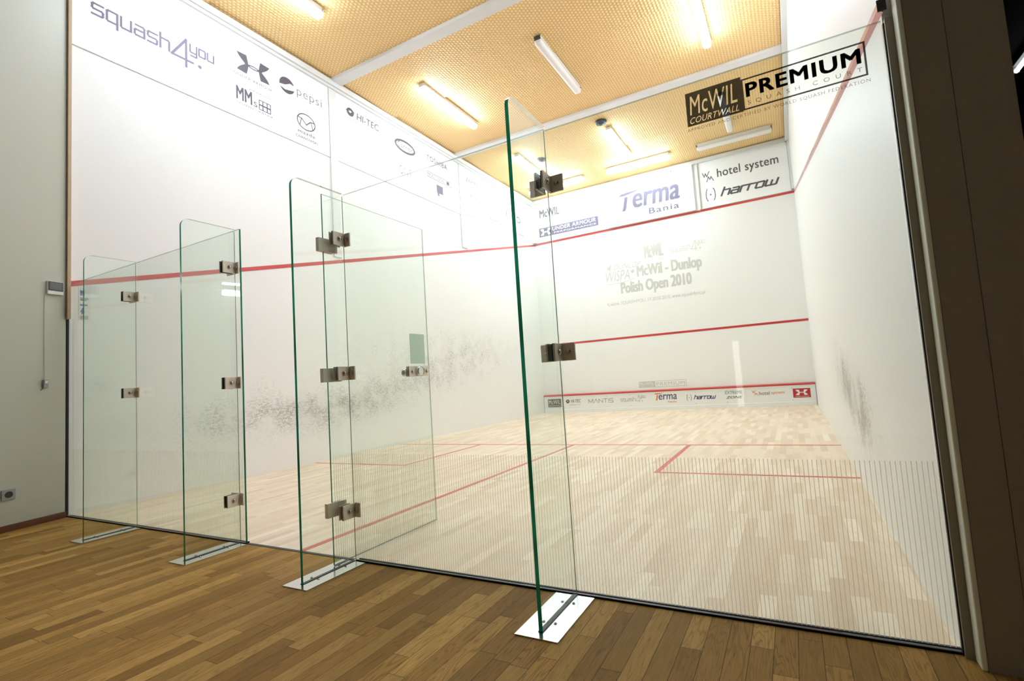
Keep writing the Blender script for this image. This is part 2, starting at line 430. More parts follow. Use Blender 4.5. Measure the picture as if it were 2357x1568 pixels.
SQ = {'s': (.8, [[(.8, 1), (.1, 1), (0, .9), (0, .6), (.1, .5), (.7, .5), (.8, .4), (.8, .1), (.7, 0), (0, 0)]]),
      'q': (.8, [[(.8, -.45), (.8, 1), (.1, 1), (0, .9), (0, .1), (.1, 0), (.8, 0)]]),
      'u': (.8, [[(0, 1), (0, .1), (.1, 0), (.8, 0)], [(.8, 1), (.8, 0)]]),
      'a': (.8, [[(.1, 1), (.7, 1), (.8, .9), (.8, 0), (.1, 0), (0, .1), (0, .45), (.1, .55), (.8, .55)]]),
      'h': (.8, [[(0, 1.45), (0, 0)], [(0, 1), (.7, 1), (.8, .9), (.8, 0)]]),
      'y': (.8, [[(0, 1), (0, .1), (.1, 0), (.8, 0)], [(.8, 1), (.8, -.35), (.7, -.45), (.1, -.45)]]),
      'o': (.8, [[(.1, 1), (.7, 1), (.8, .9), (.8, .1), (.7, 0), (.1, 0), (0, .1), (0, .9), (.1, 1)]]),
      '4': (1.6, [[(1.7, .0), (0, 0), (1.15, 2.1), (1.15, -.65)]]),
      'r': (.6, [[(0, 1), (0, 0)], [(0, .9), (.15, 1), (.65, 1)]]),
      'w': (1.2, [[(0, 1), (0, .1), (.1, 0), (1.1, 0), (1.2, .1), (1.2, 1)], [(.6, .8), (.6, 0)]]),
      'M': (1.3, [[(0, 0), (0, 1), (.65, .1), (1.3, 1), (1.3, 0)]]),
      'A': (1.2, [[(0, 0), (.6, 1), (1.2, 0)]]),
      'N': (1.1, [[(0, 0), (0, 1), (1.1, 0), (1.1, 1)]]),
      'T': (1.1, [[(0, 1), (1.1, 1)], [(.55, 1), (.55, 0)]]),
      'I': (.1, [[(.05, 1), (.05, 0)]]),
      'S': (1.0, [[(1, 1), (.1, 1), (0, .9), (0, .6), (.1, .5), (.9, .5), (1, .4), (1, .1), (.9, 0), (0, 0)]])}

def squash_logo(w=.11):
    a = stick('squash', SQ, w, .3); x = a.width+.25
    b = D2(); b.stroke([(x+2.0, -.05), (x, -.05), (x+1.35, 2.1), (x+1.35, -.75)], w*1.25)
    c = D2(); c.moved(stick('you', SQ, w*1.2, .3), x+1.75, 1.05, .8, .8)
    c2 = D2(); c2.disc(x+2.7, -.1, .2)
    L = x+1.75+3.0*.8
    return a, b, c, c2, L

def interlock():
    d = D2()
    q = [(.30, 0), (.35, .5), (.42, 1), (1.0, .93), (.86, .55), (.70, .28), (.54, .07), (.52, 0)]
    for sx in (1, -1):
        for sy in (1, -1): d.poly([(p[0]*sx, p[1]*sy) for p in q][::1 if sx*sy > 0 else -1])
        d.poly([(.28*sx, -.10), (.5*sx, -.12), (.5*sx, .12), (.28*sx, .10)])
    for sy in (1, -1): d.stroke([(-.36, 0), (-.2, .10*sy), (0, .14*sy), (.2, .10*sy), (.36, 0)], .12)
    return d

def harrow_logo(x0, y0, x1, y1, mat, parent, F):
    h = y1-y0; d = D2()
    for sg, cx in ((1, x0+.30*h), (-1, x0+.70*h)):   # brackets with a dot
        pts = [(cx-sg*.22*h*math.cos(math.radians(a)), y0+h*.5+h*.62*math.sin(math.radians(a))) for a in range(-70, 71, 20)]
        d.stroke(pts, .075*h)
    d.disc(x0+.5*h, y0+.5*h, .075*h); d.build('bracket_emblem', mat, parent, **F)
    tx0 = x0+1.35*h; s = stick('harrow', SQ, .29, .34, .38, 1.25)
    X1 = max(v[0] for v in s.v); X0 = min(v[0] for v in s.v)
    k = (x1-tx0)/(X1-X0)
    D2().moved(s, tx0-X0*k, y0+.18*h, k, h*.5).build('racket_lettering', mat, parent, **F)

def hotel_mark(d, x, y, s):
    d.stroke([(x, y+s), (x+.18*s, y+.5*s), (x+.32*s, y+.9*s), (x+.46*s, y+.5*s), (x+.75*s, y+1.05*s)], .09*s)
    d.stroke([(x+.42*s, y-.1*s), (x+.62*s, y+.45*s), (x+.78*s, y+.1*s), (x+.92*s, y+.42*s), (x+1.15*s, y-.1*s)], .09*s)
    return d

def wave_T(d, x, y, s):
    # swoosh bar and curved stem of the capital T
    d.poly([(x-.35*s, y+.98*s), (x-.1*s, y+1.10*s), (x+.35*s, y+1.16*s), (x+.9*s, y+1.18*s), (x+1.6*s, y+1.28*s), (x+.95*s, y+1.08*s), (x+.45*s, y+.98*s), (x, y+.93*s)])
    d.poly([(x-.12*s, y-.12*s), (x+.12*s, y-.14*s), (x+.22*s, y+.05*s), (x+.30*s, y+.45*s), (x+.38*s, y+.85*s), (x+.13*s, y+.85*s), (x+.05*s, y+.45*s), (x-.02*s, y+.1*s)])
    return d

# ------------------------------------------------------------------ measures (metres); x across the court, y into it, z up
W, LEN, HC = 6.4, 9.75, 5.835
FRAME_L = dict(R=(0, 1, 0), U=(0, 0, 1))      # left wall, read from inside the court
FRAME_F = dict(R=(1, 0, 0), U=(0, 0, 1))      # front wall and glass, read from the camera side

# ------------------------------------------------------------------ shell
fl = MB().box(0, W, .012, LEN, -.10, 0).build('floor', MT['court']); struct(fl, 'pale maple strip floor of the squash court behind the glass', 'floor')
lf = MB().box(.0, 9.2, -5.0, .012, -.10, 0).build('floor', MT['oak']); struct(lf, 'brown oak plank floor in front of the glass', 'floor')
c3 = MB().box(W+.29, 9.2, .012, 6, -.10, 0).build('floor', MT['void']); struct(c3, 'floor of the passage behind the right column, its darkness put into the colour', 'floor')
wl = MB().box(-.3, 0, -.03, LEN+.2, -.1, HC+.1).build('wall_left', MT['wall_left']); struct(wl, 'white left side wall of the court with grey ball marks', 'wall')
wf = MB().box(0, W, LEN, LEN+.2, -.1, HC+.1).build('wall_front', MT['wall']); struct(wf, 'white front wall of the court with faint tournament lettering', 'wall')
bk = MB().box(-1.5, 9.2, -5.2, -5.0, -.1, HC+.1).build('wall_back', MT['lobbyback']); struct(bk, 'dull back wall of the lobby behind the camera', 'wall')
lc = MB().box(-1.5, 9.2, -5.2, -.095, HC, HC+.1).build('ceiling', MT['lobbyback']); struct(lc, 'dull ceiling of the lobby in front of the glass', 'ceiling')
wr = MB().box(W, W+.29, .0, LEN+.2, -.1, HC+.1).build('wall_right', MT['wall_right']); struct(wr, 'white right side wall of the court with a grey smear of ball marks', 'wall')
# ceiling boards: sheets that sag a little against each other
ce = MB()
ys = [0, 1.25, 3.2, 4.42, 6.5, 7.95, 9.75]
for i in range(6):
    y0, y1 = ys[i], ys[i+1]
    za, zb = (HC, HC-.028) if i % 2 == 0 else (HC+.012, HC)
    ce.add([(0, y0, za), (W, y0, za), (W, y1, zb), (0, y1, zb), (0, y0, HC+.1), (W, y0, HC+.1), (W, y1, HC+.1), (0, y1, HC+.1)],
           [(0, 1, 2, 3), (7, 6, 5, 4), (0, 4, 5, 1), (1, 5, 6, 2), (2, 6, 7, 3), (3, 7, 4, 0)])
ce = ce.build('ceiling', MT['ceil']); struct(ce, 'gold honeycomb ceiling above the court', 'ceiling')
nt = [0]
def trim(mb, label, mat='trim'):
    nt[0] += 1
    return struct(mb.build('trim_%d' % nt[0], MT[mat]), label, 'trim')
trim(MB().box(.0, W, 3.075, 3.25, 5.785, HC), 'white ceiling strip nearest the glass')
trim(MB().box(.0, W, 6.19, 6.38, 5.785, HC), 'white ceiling strip nearest the front wall')
trim(MB().box(0, .075, 0, LEN, 5.72, HC-.03).box(0, .045, 0, LEN, 5.68, 5.72), 'white cornice strip along the top of the left wall')
trim(MB().box(0, W, LEN-.07, LEN, 5.72, HC-.03), 'white cornice strip along the top of the front wall')
trim(MB().box(W-.075, W, 0, LEN, 5.72, HC-.03), 'white cornice strip along the top of the right wall')
for y0, y1, wh in ((3.05, 3.19, 'nearer the glass'), (6.37, 6.56, 'nearer the front wall')):
    zl = 2.215+(4.62-2.155)*y0/LEN
    trim(MB().box(0, .022, y0, y1, zl+.02, 5.68), 'white upright post on the left wall '+wh)
trim(MB().box(0, .10, LEN-.09, LEN, 4.63, 5.72), 'white corner post where left and front wall meet')
trim(MB().box(W-.05, W, LEN-.10, LEN, 4.64, 5.72), 'white corner post where right and front wall meet')
# painted lines on the walls: parts of the walls
def rail(side, parent):
    m = MB(); x = 0 if side < 0 else W; s = 1 if side < 0 else -1
    za, zb = (2.158 if side > 0 else 2.13), 4.57
    pr = [(0, 0), (.016*s, .012), (.016*s, .035), (0, .052)] if side > 0 else [(0, 0), (.004*s, .001), (.004*s, .051), (0, .052)]
    y0 = -.03 if side > 0 else .0
    zs = za-(.03*(zb-za)/LEN if side > 0 else 0)
    vs = [(x+p[0], y0, zs+p[1]) for p in pr]+[(x+p[0], LEN, zb+p[1]) for p in pr]
    m.add(vs, [(0, 1, 2, 3), (7, 6, 5, 4), (0, 4, 5, 1), (1, 5, 6, 2), (2, 6, 7, 3), (3, 7, 4, 0)])
    o = m.build('out_line', MT['red'], parent)
    if side > 0:
        MB().box(W-.017, W+.010, -.036, -.03, zs+.004, zs+.044).build('end_cap', MT['black'], o)
rail(-1, wl); rail(1, wr)
MB().box(0, W, LEN-.004, LEN, 4.57, 4.62).build('out_line', MT['red'], wf)
MB().box(0, W, LEN-.004, LEN, 1.78, 1.83).build('service_line', MT['red'], wf)
# floor lines
for x0, x1, y0, y1, nm in ((0, W, 4.26, 4.31, 'short_line'), (3.175, 3.225, .012, 4.26, 'half_court_line'), (0, 1.66, 2.585, 2.63, 'box_line'), (1.61, 1.66, 2.63, 4.26, 'box_line'),
                           (4.745, W, 2.585, 2.63, 'box_line'), (4.745, 4.795, 2.63, 4.26, 'box_line')):
    MB().box(x0, x1, y0, y1, 0, .0012).build(nm, MT['redfloor'], fl)

# faint tournament lettering on the front wall
FG = dict(O=(0, LEN, 0), **FRAME_F)
D2().text('\u25c4 DUNLOP', 2.02, 3.52, 2.92, 3.70, .012, .35, 1.1).build('faint_lettering', MT['ghost'], wf, **FG)
D2().text('McWIL', 3.02, 3.70, 3.50, 4.03, .06).text('COURTWALL', 3.03, 3.62, 3.50, 3.665, .01).build('faint_tall_lettering', MT['ghost'], wf, **FG)
a, b, c, c2, L = squash_logo(); k = .80/L; g = D2()
for p in (a, b, c, c2): g.moved(p, 3.66, 3.74, k, k*1.25)
g.build('faint_numeral_lettering', MT['ghost'], wf, **FG)
D2().text('WISPA', 1.99, 3.25, 2.62, 3.52, .004, .25).disc(2.70, 3.44, .045).stroke([(2.0, 3.19), (2.45, 3.2), (2.75, 3.26)], .012).build('faint_slanted_lettering', MT['ghost'], wf, **FG)
D2().text('McWil - Dunlop', 2.80, 3.20, 4.36, 3.56, .045).build('faint_title', MT['ghost'], wf, **FG)
D2().text('Polish Open 2010', 2.36, 2.83, 4.10, 3.20, .045).build('faint_title', MT['ghost'], wf, **FG)
D2().text('Krak\u00f3w, SQUASH4YOU, 17-20.02.2010, www.squash4you.pl', 1.98, 2.62, 4.37, 2.73, .012).build('faint_lettering', MT['ghost'], wf, **FG)
g = D2(); g.moved(cutout([('McWIL', .02, .05, .37, .135, .02, 0), ('COURTWALL', .02, .01, .37, .04, .01, .2)], .39, .15), 2.62, .54, 1, 1)
g.frame(3.01, .54, 3.765, .69, .012).text('PREMIUM', 3.05, .575, 3.73, .655, .03, 0, 1.1)
g.build('faint_emblem', MT['ghost'], wf, (0, LEN, 0), **FRAME_F)

# ------------------------------------------------------------------ sign boards on the upper walls
def board(name, label, x0, x1, y0, y1, z0, z1, grp, frame=None):
    t = thing(name, label, 'sign board', ((x0+x1)/2, (y0+y1)/2, z0), grp)
    MB().box(x0, x1, y0, y1, z0, z1).build('panel', MT['board'], t, bevel=.003)
    return t
GL = 'sign boards along the top of the left wall'
OL = dict(O=(.012, 0, 0), **FRAME_L)
b1 = board('sign_board', 'white sign board with a large 4, nearest the glass on the left wall', 0, .012, .01, 3.045, 4.56, 5.68, GL)
a, b, c, c2, L = squash_logo(.19); k = 1.18/L
for p, nm in ((a, 'long_word'), (b, 'large_numeral'), (c, 'raised_word'), (c2, 'dot')): D2().moved(p, .17, 4.985, k, k*1.05).build(nm, MT['inkblue'], b1, **OL)
d = D2(); d.moved(interlock(), 1.86, 5.33, .225, .13); d.build('interlocked_emblem', MT['inkpale'], b1, **OL)
D2().text('UNDER ARMOUR', 1.60, 5.125, 2.12, 5.165, .01, 0, 1.15).build('small_lettering', MT['inkpale'], b1, **OL)
d = D2()
R_ = .118; cx, cy = 2.345, 5.345
up = [(cx+R_*math.cos(math.radians(q)), cy+R_*math.sin(math.radians(q))) for q in range(20, 191, 10)]
d.poly(up+[(cx-.03, cy+.0), (cx+.05, cy+.05)])
lo = [(cx+R_*math.cos(math.radians(q)), cy+R_*math.sin(math.radians(q))) for q in range(205, 346, 10)]
d.poly(lo+[(cx+.05, cy-.05), (cx-.03, cy-.07)])
d.build('ball_emblem', MT['inkpale'], b1, **OL)
D2().text('pepsi', 2.50, 5.25, 2.92, 5.41, -.012, 0, 1.1).build('soft_lettering', MT['inkblue'], b1, **OL)
D2().text('MM', 1.62, 4.80, 1.83, 4.98, .03).build('tall_letters', MT['inkpale'], b1, **OL); D2().text('s', 1.85, 4.80, 1.90, 4.87, .0).build('small_letter', MT['inkpale'], b1, **OL)
d = D2(); d.frame(1.92, 4.79, 2.09, 4.93, .012).rect(1.97, 4.79, 1.985, 4.93).rect(2.03, 4.79, 2.045, 4.93).rect(1.92, 4.85, 2.09, 4.87)
d.build('window_emblem', MT['inkpale'], b1, **OL)
D2().text('SYSTEMY OKIENNE', 1.62, 4.745, 2.12, 4.77, .01).build('small_lettering', MT['inkpale'], b1, **OL); D2().text('KRAKOW', 1.80, 5.0, 2.10, 5.02, .01).build('small_lettering', MT['inkpale'], b1, **OL)
d = D2(); d.ring(2.64, 4.93, .155, .125, .016)
d.stroke([(2.50, 4.97), (2.57, 4.96), (2.64, 4.89), (2.71, 4.96), (2.78, 4.97)], .015).stroke([(2.53, 4.85), (2.56, 4.95)], .012).stroke([(2.75, 4.85), (2.72, 4.95)], .012)
d.build('winged_oval_emblem', MT['inkpale'], b1, **OL)
D2().text('mazda', 2.50, 4.735, 2.78, 4.785, .02, 0, 1.1).build('small_lettering', MT['inkpale'], b1, **OL); D2().text('CHANOWSKI', 2.46, 4.655, 2.83, 4.695, .01, .2).build('small_lettering', MT['inkpale'], b1, **OL)
b2 = board('sign_board', 'white sign board with a dark oval emblem, middle of the left wall', 0, .012, 3.195, 6.365, 4.56, 5.68, GL)
d = D2(); d.ring(3.47, 5.48, .075, .07, .045); d.stroke([(3.40, 5.49), (3.47, 5.45), (3.54, 5.50)], .025)
d.build('round_emblem', MT['inkpale'], b2, **OL)
D2().text('HI-TEC', 3.60, 5.41, 4.09, 5.53, .02, .1).build('sport_lettering', MT['inkpale'], b2, **OL); D2().text('INSPIRED BY LIFE', 3.44, 5.35, 3.85, 5.375).build('small_lettering', MT['inkpale'], b2, **OL)
d = D2(); d.ring(4.735, 5.395, .275, .125, .045); d.text('Carrier', 4.53, 5.345, 4.94, 5.455, .01, .2)
d.build('oval_emblem', MT['inkpale'], b2, **OL)
D2().text('TOSHIBA', 5.33, 5.39, 5.98, 5.50, .015, 0, 1.08).build('capital_lettering', MT['ink'], b2, **OL); D2().text('Leading Innovation >>>', 5.40, 5.29, 6.10, 5.325).build('small_lettering', MT['inkpale'], b2, **OL)
d = D2(); d.frame(5.32, 5.05, 6.10, 5.16, .012).text('MULTISERW', 5.35, 5.075, 5.85, 5.135, .01).rect(5.93, 5.07, 6.02, 5.14)
d.build('boxed_lettering', MT['ink'], b2, **OL)
d = D2(); d.poly([(5.60, 4.80), (5.80, 4.80), (5.80, 4.97), (5.60, 4.97)]); d.poly([(5.62, 4.74), (5.68, 4.74), (5.68, 4.80), (5.62, 4.80)])
d.build('square_emblem', MT['inkblue'], b2, **OL)
d = D2(); d.text('QNT', 4.55, 4.82, 4.88, 5.0, -.01); d.build('thin_lettering', MT['inkblue'], b2, **OL); D2().text('CLUB', 4.72, 4.735, 4.93, 4.78).build('small_lettering', MT['inkblue'], b2, **OL)
b3 = board('sign_board', 'white sign board with small scattered wordmarks beside the corner of left and front wall', 0, .012, 6.565, LEN-.095, 4.63, 5.68, GL)
for body, x0, y0, x1, y1, bo, sh in (('Jazda', 6.62, 5.37, 7.10, 5.50, 0, .2), ('STREFA', 6.61, 5.05, 7.07, 5.13, .02, 0), ('Squash', 7.45, 5.38, 8.02, 5.52, 0, .2), ('onet.pl', 7.55, 4.72, 8.09, 4.83, .02, 0), ('sklep', 6.62, 4.86, 7.0, 4.92, 0, 0)):
    D2().text(body, x0, y0, x1, y1, bo, sh).build('small_lettering', MT['inkpale'], b3, **OL)
D2().rect(8.30, 5.03, 8.34, 5.22).build('upright_bar', MT['inkpale'], b3, **OL)
D2().ring(8.92, 5.1, .12, .09, .04).build('oval_emblem', MT['inkpale'], b3, **OL)
D2().frame(8.82, 4.68, 9.22, 4.78, .012).rect(8.85, 4.71, 9.19, 4.73).build('boxed_mark', MT['inkpale'], b3, **OL)
GF = 'sign boards along the top of the front wall'
zf0, zf1 = 4.625, 5.72
f1 = board('sign_board', 'white sign board with a framed grey wordmark bar, leftmost on the front wall', .105, 2.19, LEN-.03, LEN, zf0, zf1, GF)
OF = dict(O=(0, LEN-.03, 0), **FRAME_F)
d = D2(); d.text('McWIL', .24, 5.30, .85, 5.53, .05); d.build('tall_lettering', MT['inkpale'], f1, **OF); D2().text('COURTWALL', .25, 5.22, .84, 5.26, .005).build('small_lettering', MT['inkpale'], f1, **OF)
D2().text('COURT-TEC', .98, 5.40, 1.90, 5.50, .0, .25, 1.2).build('slanted_lettering', MT['ghost'], f1, **OF)
d = D2(); d.moved(cutout([('UNDER ARMOUR', .40, .115, 1.66, .225, .03, .1), ('PERFORMANCE', .44, .04, 1.66, .08, .02, 0)], 1.72, .25), .20, 4.77, 1, 1)
d.build('wordmark_bar', MT['inkblue'], f1, **OF)
d = D2(); d.moved(interlock(), .40, 4.90, .155, .09); d.build('interlocked_emblem', MT['white'], f1, (0, LEN-.03, 0), **FRAME_F, lift=.0016)
f2 = board('sign_board', 'white sign board with a pale swoosh wordmark, middle of the front wall', 2.21, 4.34, LEN-.075, LEN, zf0, zf1+.0, GF)
OF = dict(O=(0, LEN-.075, 0), **FRAME_F)
wave_T(D2(), 2.62, 5.01, .36).build('swoosh_letter', MT['inkblue'], f2, **OF)
D2().text('erma', 2.86, 4.985, 4.02, 5.35, .06, .15).build('large_lettering', MT['inkblue'], f2, **OF); D2().text('Bania', 3.25, 4.76, 3.98, 4.91, .05, .0, 1.15).build('small_lettering', MT['inkblue'], f2, **OF)
for cx in (3.60, 3.86): MB().box(cx-.012, cx+.012, LEN-.083, LEN-.075, zf1-.05, zf1-.025).build('clip', MT['cap'], f2)
f3 = board('sign_board', 'white sign board with two dark wordmarks, rightmost on the front wall', 4.46, 6.345, LEN-.03, LEN, zf0, zf1, GF)
MB().box(4.44, 4.46, LEN-.075, LEN, zf0, zf1).build('frame_edge', MT['trim'], f3)
OF = dict(O=(0, LEN-.03, 0), **FRAME_F)
hotel_mark(D2(), 4.56, 5.26, .20).build('zigzag_emblem', MT['ink'], f3, **OF); D2().text('hotel system', 4.88, 5.23, 6.16, 5.49, .014, 0, 1.04).build('lodging_lettering', MT['ink'], f3, **OF)
harrow_logo(4.58, 4.80, 6.15, 5.04, MT['ink'], f3, OF)

# ------------------------------------------------------------------ tin along the foot of the front wall
t = thing('tin_board', 'white low tin board with a red top edge and coloured wordmarks along the front wall', 'sign board', (W/2, LEN-.05, 0))
YT = LEN-.05
MB().prism([(YT, .085), (YT, .405), (YT-.012, .41), (YT-.012, .43), (LEN-.001, .43), (LEN-.001, 0), (YT-.014, 0), (YT-.014, .08)], .012, W-.012, 0).build('panel', MT['tin'], t)
MB().prism([(YT-.016, .432), (YT-.016, .462), (LEN-.01, .482), (LEN-.001, .482), (LEN-.001, .43)], .012, W-.012, 0).build('red_strip', MT['red'], t)
OT = dict(O=(0, YT, 0), **FRAME_F)
d = D2(); d.moved(cutout([('McWIL', .02, .075, .37, .195, .025, 0), ('COURTWALL', .02, .02, .37, .055, .015, .2)], .39, .215), .12, .15, 1, 1); d.build('dark_emblem', MT['ink'], t, **OT)
d = D2(); d.ring(.70, .288, .05, .05, .03).stroke([(.65, .295), (.70, .27), (.75, .30)], .018); d.build('round_emblem', MT['ink'], t, **OT); D2().text('HI-TEC', .79, .25, 1.07, .335, .02, .2).build('sport_lettering', MT['ink'], t, **OT); D2().text('INSPIRED BY LIFE', .74, .185, 1.05, .205).build('small_lettering', MT['ink'], t, **OT)
s_ = stick('MANTIS', SQ, .11, .28); d = D2(); k = .66/s_.width; d.moved(s_, 1.285, .225, k, .095); d.build('mantis_lettering'.replace('mantis', 'angular'), MT['ink'], t, **OT)
a, b, c, c2, L = squash_logo(.11); k = .63/L
for p, nm, mt in ((a, 'long_word', 'ink'), (c, 'raised_word', 'ink'), (b, 'green_numeral', 'green'), (c2, 'green_dot', 'green')): D2().moved(p, 2.14, .235, k, k*1.1).build(nm, MT[mt], t, **OT)
wave_T(D2(), 3.03, .24, .135).build('orange_swoosh', MT['orange'], t, **OT)
D2().text('erma', 3.09, .235, 3.52, .36, .02, .12).build('navy_lettering', MT['navy'], t, **OT)
D2().text('Sania', 3.30, .165, 3.51, .205, .025).build('orange_word', MT['orange'], t, **OT)
harrow_logo(3.74, .20, 4.40, .32, MT['navy'], t, OT)
d = D2(); d.text('EXTREME', 4.60, .30, 4.96, .37, .005); d.build('thin_lettering', MT['inkpale'], t, **OT)
d = D2(); d.text('ZONE', 4.61, .20, 4.96, .255, .04, .3); d.build('bold_lettering', MT['ink'], t, **OT)
hotel_mark(D2(), 5.16, .255, .10).build('zigzag_emblem', MT['orange'], t, **OT); D2().text('system', 5.54, .245, 5.80, .315, .01).build('orange_lettering', MT['orange'], t, **OT)
D2().text('hotel', 5.30, .25, 5.51, .33, .01).build('lodging_lettering', MT['ink'], t, **OT)
D2().rect(5.96, .165, 6.29, .36).build('crimson_emblem', MT['redprint'], t, **OT)
d = D2(); d.moved(interlock(), 6.125, .275, .115, .058); d.build('interlocked_emblem', MT['white'], t, (0, YT, 0), **FRAME_F, lift=.0016)
D2().text('UNDER ARMOUR', 6.0, .18, 6.26, .197, .02).build('small_lettering', MT['white'], t, (0, YT, 0), **FRAME_F, lift=.0016)
for x in (.45, 1.78, 2.38, 3.95, 4.64, 5.95):
    for z in (.12, .375): MB().revolve((x, YT+.001, z), (0, -1, 0), [(.008, 0), (.006, .004)], 8).build('rivet', MT['cap'], t)

# ------------------------------------------------------------------ ceiling lamps
def capsule(L, w, h, z0):
    """half-round diffuser along y, hanging below z0, with rounded ends"""
    m = MB(); n = 10; rows = []
    for yy, sc in [(-L/2, .45), (-L/2+.012, .75), (-L/2+.035, .94), (-L/2+.07, 1), (L/2-.07, 1), (L/2-.035, .94), (L/2-.012, .75), (L/2, .45)]:
        r = []
        for i in range(n+1):
            a = PI*i/n; ca = math.cos(a); sa = math.sin(a)
            ca = math.copysign(abs(ca)**.7, ca); sa = sa**.7
            r.append((w/2*ca*(.5+.5*sc), yy, z0-h*sa*sc))
        rows.append(r)
    for r in rows: m.v += r
    k = n+1
    for i in range(len(rows)-1):
        for j in range(n): m.f.append((i*k+j, i*k+j+1, (i+1)*k+j+1, (i+1)*k+j)); m.mi.append(0)
        m.f.append((i*k+n, i*k, (i+1)*k, (i+1)*k+n)); m.mi.append(0)
    m.f.append(tuple(range(k))); m.f.append(tuple(len(m.v)-k+i for i in reversed(range(k)))); m.mi += [0, 0]
    return m
def lamp(label, x, y, lit, across=False):
    zc = HC-.03
    t = thing('ceiling_light', label, 'ceiling lamp', (x, y, zc), 'fluorescent battens under the court ceiling')
    L = 1.5
    hb = MB().box(-.045, .045, -L/2+.02, L/2-.02, -.045, .03).box(-.062, .062, -L/2+.005, L/2-.005, -.052, -.045).build('housing', MT['housing'], None, bevel=.006)  # wider tray added to hold lamp light off the ceiling
    df = capsule(L, .125, .07, -.05).build('diffuser', MT['lamp_on'] if lit else MT['lamp_off'], None, smooth=True)
    hb.parent = t; df.parent = t
    for sy in (-1, 1):
        e = MB().box(-.05, .05, sy*(L/2-.012), sy*(L/2+.006), -.06, .0).build('end_cap', MT['cap' if not lit else 'housing'], None, bevel=.004); e.parent = t
    if across: t.rotation_euler.z = PI/2
    return t
lamp('lit batten lamp above the large 4, cut by the top of the photo', 1.10, 1.31, True)
lamp('lit batten lamp over the right half of the glass wall, above the photo', 5.33, 1.31, True)
lamp('lit batten lamp over the door opening, above the photo', 3.22, 1.31, True)
lamp('lit batten lamp alone between the two white ceiling strips, on the left', 1.14, 4.66, True)
lamp('unlit white batten lamp between the two white ceiling strips, in the middle', 3.23, 4.70, False)
lamp('lit batten lamp between the two ceiling strips on the right, cut by the photo', 5.33, 4.70, True)
lamp('lit batten lamp beyond the far ceiling strip, behind the tall glass fin on the left', 1.15, 7.70, True)
lamp('lit batten lamp beyond the far ceiling strip, beside the dark ceiling disc', 3.22, 7.75, True)
lamp('unlit batten lamp beyond the far ceiling strip, behind the black glass emblem', 5.33, 7.75, False)
lamp('lit crosswise lamp in the left corner of the front wall', 1.13, 8.95, True, True)
lamp('lit crosswise lamp above the swoosh sign board', 3.25, 8.95, True, True)
lamp('unlit crosswise lamp above the sign board with two dark wordmarks', 5.34, 8.95, False, True)

# round ceiling discs
for x, y, lb in ((3.16, 6.76, 'round dark teal ceiling disc between two lamps, clear of the fin'), (1.46, 7.52, 'round dark teal ceiling disc seen through the tall glass fin')):
    t = thing('ceiling_disc', lb, 'ceiling fitting', (x, y, HC-.02), 'dark discs on the ceiling')
    MB().revolve((x, y, HC+.0), (0, 0, -1), [(.11, 0), (.11, .03), (.095, .05)], 24).build('ring', MT['disc'], t, smooth=False)
    MB().revolve((x, y, HC-.05), (0, 0, -1), [(.07, 0), (.06, .012), (.03, .02)], 20).build('grille', MT['cap'], t)

# ------------------------------------------------------------------ glass back wall
TH = .012; ZT = 2.148
def pane_box(x0, x1, y0, y1, z0, z1, axis):
    """slab whose two large faces are clear and whose narrow faces show the green edge; axis = normal of the large faces"""
    m = MB().box(x0, x1, y0, y1, z0, z1)
    for i, f in enumerate(m.f):
        a = {0: 2, 1: 2, 2: 1, 3: 0, 4: 1, 5: 0}[i]
        m.mi[i] = 0 if a == axis else 1
    return m
GP = 'fixed glass panes of the court back wall'
def stripes(x0, x1, zt, parent, y=-.0009, along=0, X=None):
    m = MB(); p = .0146; w = .0025; n = int((x1-x0-.004)/p)
    for i in range(n):
        a = x0+.004+p*(i+.3)
        if along == 0: m.add([(a, y, .016), (a+w, y, .016), (a+w, y, zt), (a, y, zt)], [(0, 1, 2, 3)])
        else: m.add([(X, a, .016), (X, a+w, .016), (X, a+w, zt), (X, a, zt)], [(0, 1, 2, 3)])
    return m.build('stripe_film', MT['stripe'], parent, fix=False)
def pane(label, x0, x1, ztop=ZT, free=False):
    t = thing('glass_screen', label, 'glass panel', ((x0+x1)/2, TH/2, 0), GP)
    pb = pane_box(x0, x1, 0, TH, .0065, ztop, 1); pb.mi[0] = pb.mi[5] = 0; pb.mi[1] = 2
    if not free: pb.mi[3] = 0
    pb.build('glass_pane', [MT['glass'], MT['edge'], MT['edgepale']], t)
    stripes(x0, x1, .606, t)
    return t
XF = (1.248, 2.608, 3.690, 5.060)
p1 = pane('fixed glass pane against the left wall', .004, XF[0]-.001)
p2 = pane('fixed glass pane between the left fin and the door opening', XF[0]+.001, 2.662, free=True)
p3 = pane('wide fixed glass pane behind the tall front fin, left of it', XF[2], XF[3]-.001)
p4 = pane('fixed glass pane with black court emblem beside the dark column', XF[3]+.001, 6.396, 2.140)
# emblem on the rightmost pane
OG = dict(O=(0, -.0002, 0), **FRAME_F)
d = D2(); d.moved(cutout([('McWIL', .012, .042, .198, .128, .028, .12), ('COURTWALL', .010, .008, .200, .036, .03, .35)], .214, .142), 5.716, 1.955, 1, 1)
d.frame(5.930, 1.958, 6.342, 2.085, .0065)
d.text('PREMIUM', 5.944, 2.007, 6.326, 2.064, .062, 0, 1.12)
d.build('black_emblem', MT['logo'], p4, **OG)
D2().text('S Q U A S H   C O U R T', 5.948, 1.974, 6.326, 1.993, .0, 0, 1.3).build('spaced_lettering', MT['logothin'], p4, **OG)
d = D2(); d.text('APPROVED AND CERTIFIED BY WORLD SQUASH FEDERATION', 5.714, 1.931, 6.346, 1.946, -.004, 0, 1.2)
d.build('fine_lettering', MT['logothin'], p4, **OG)

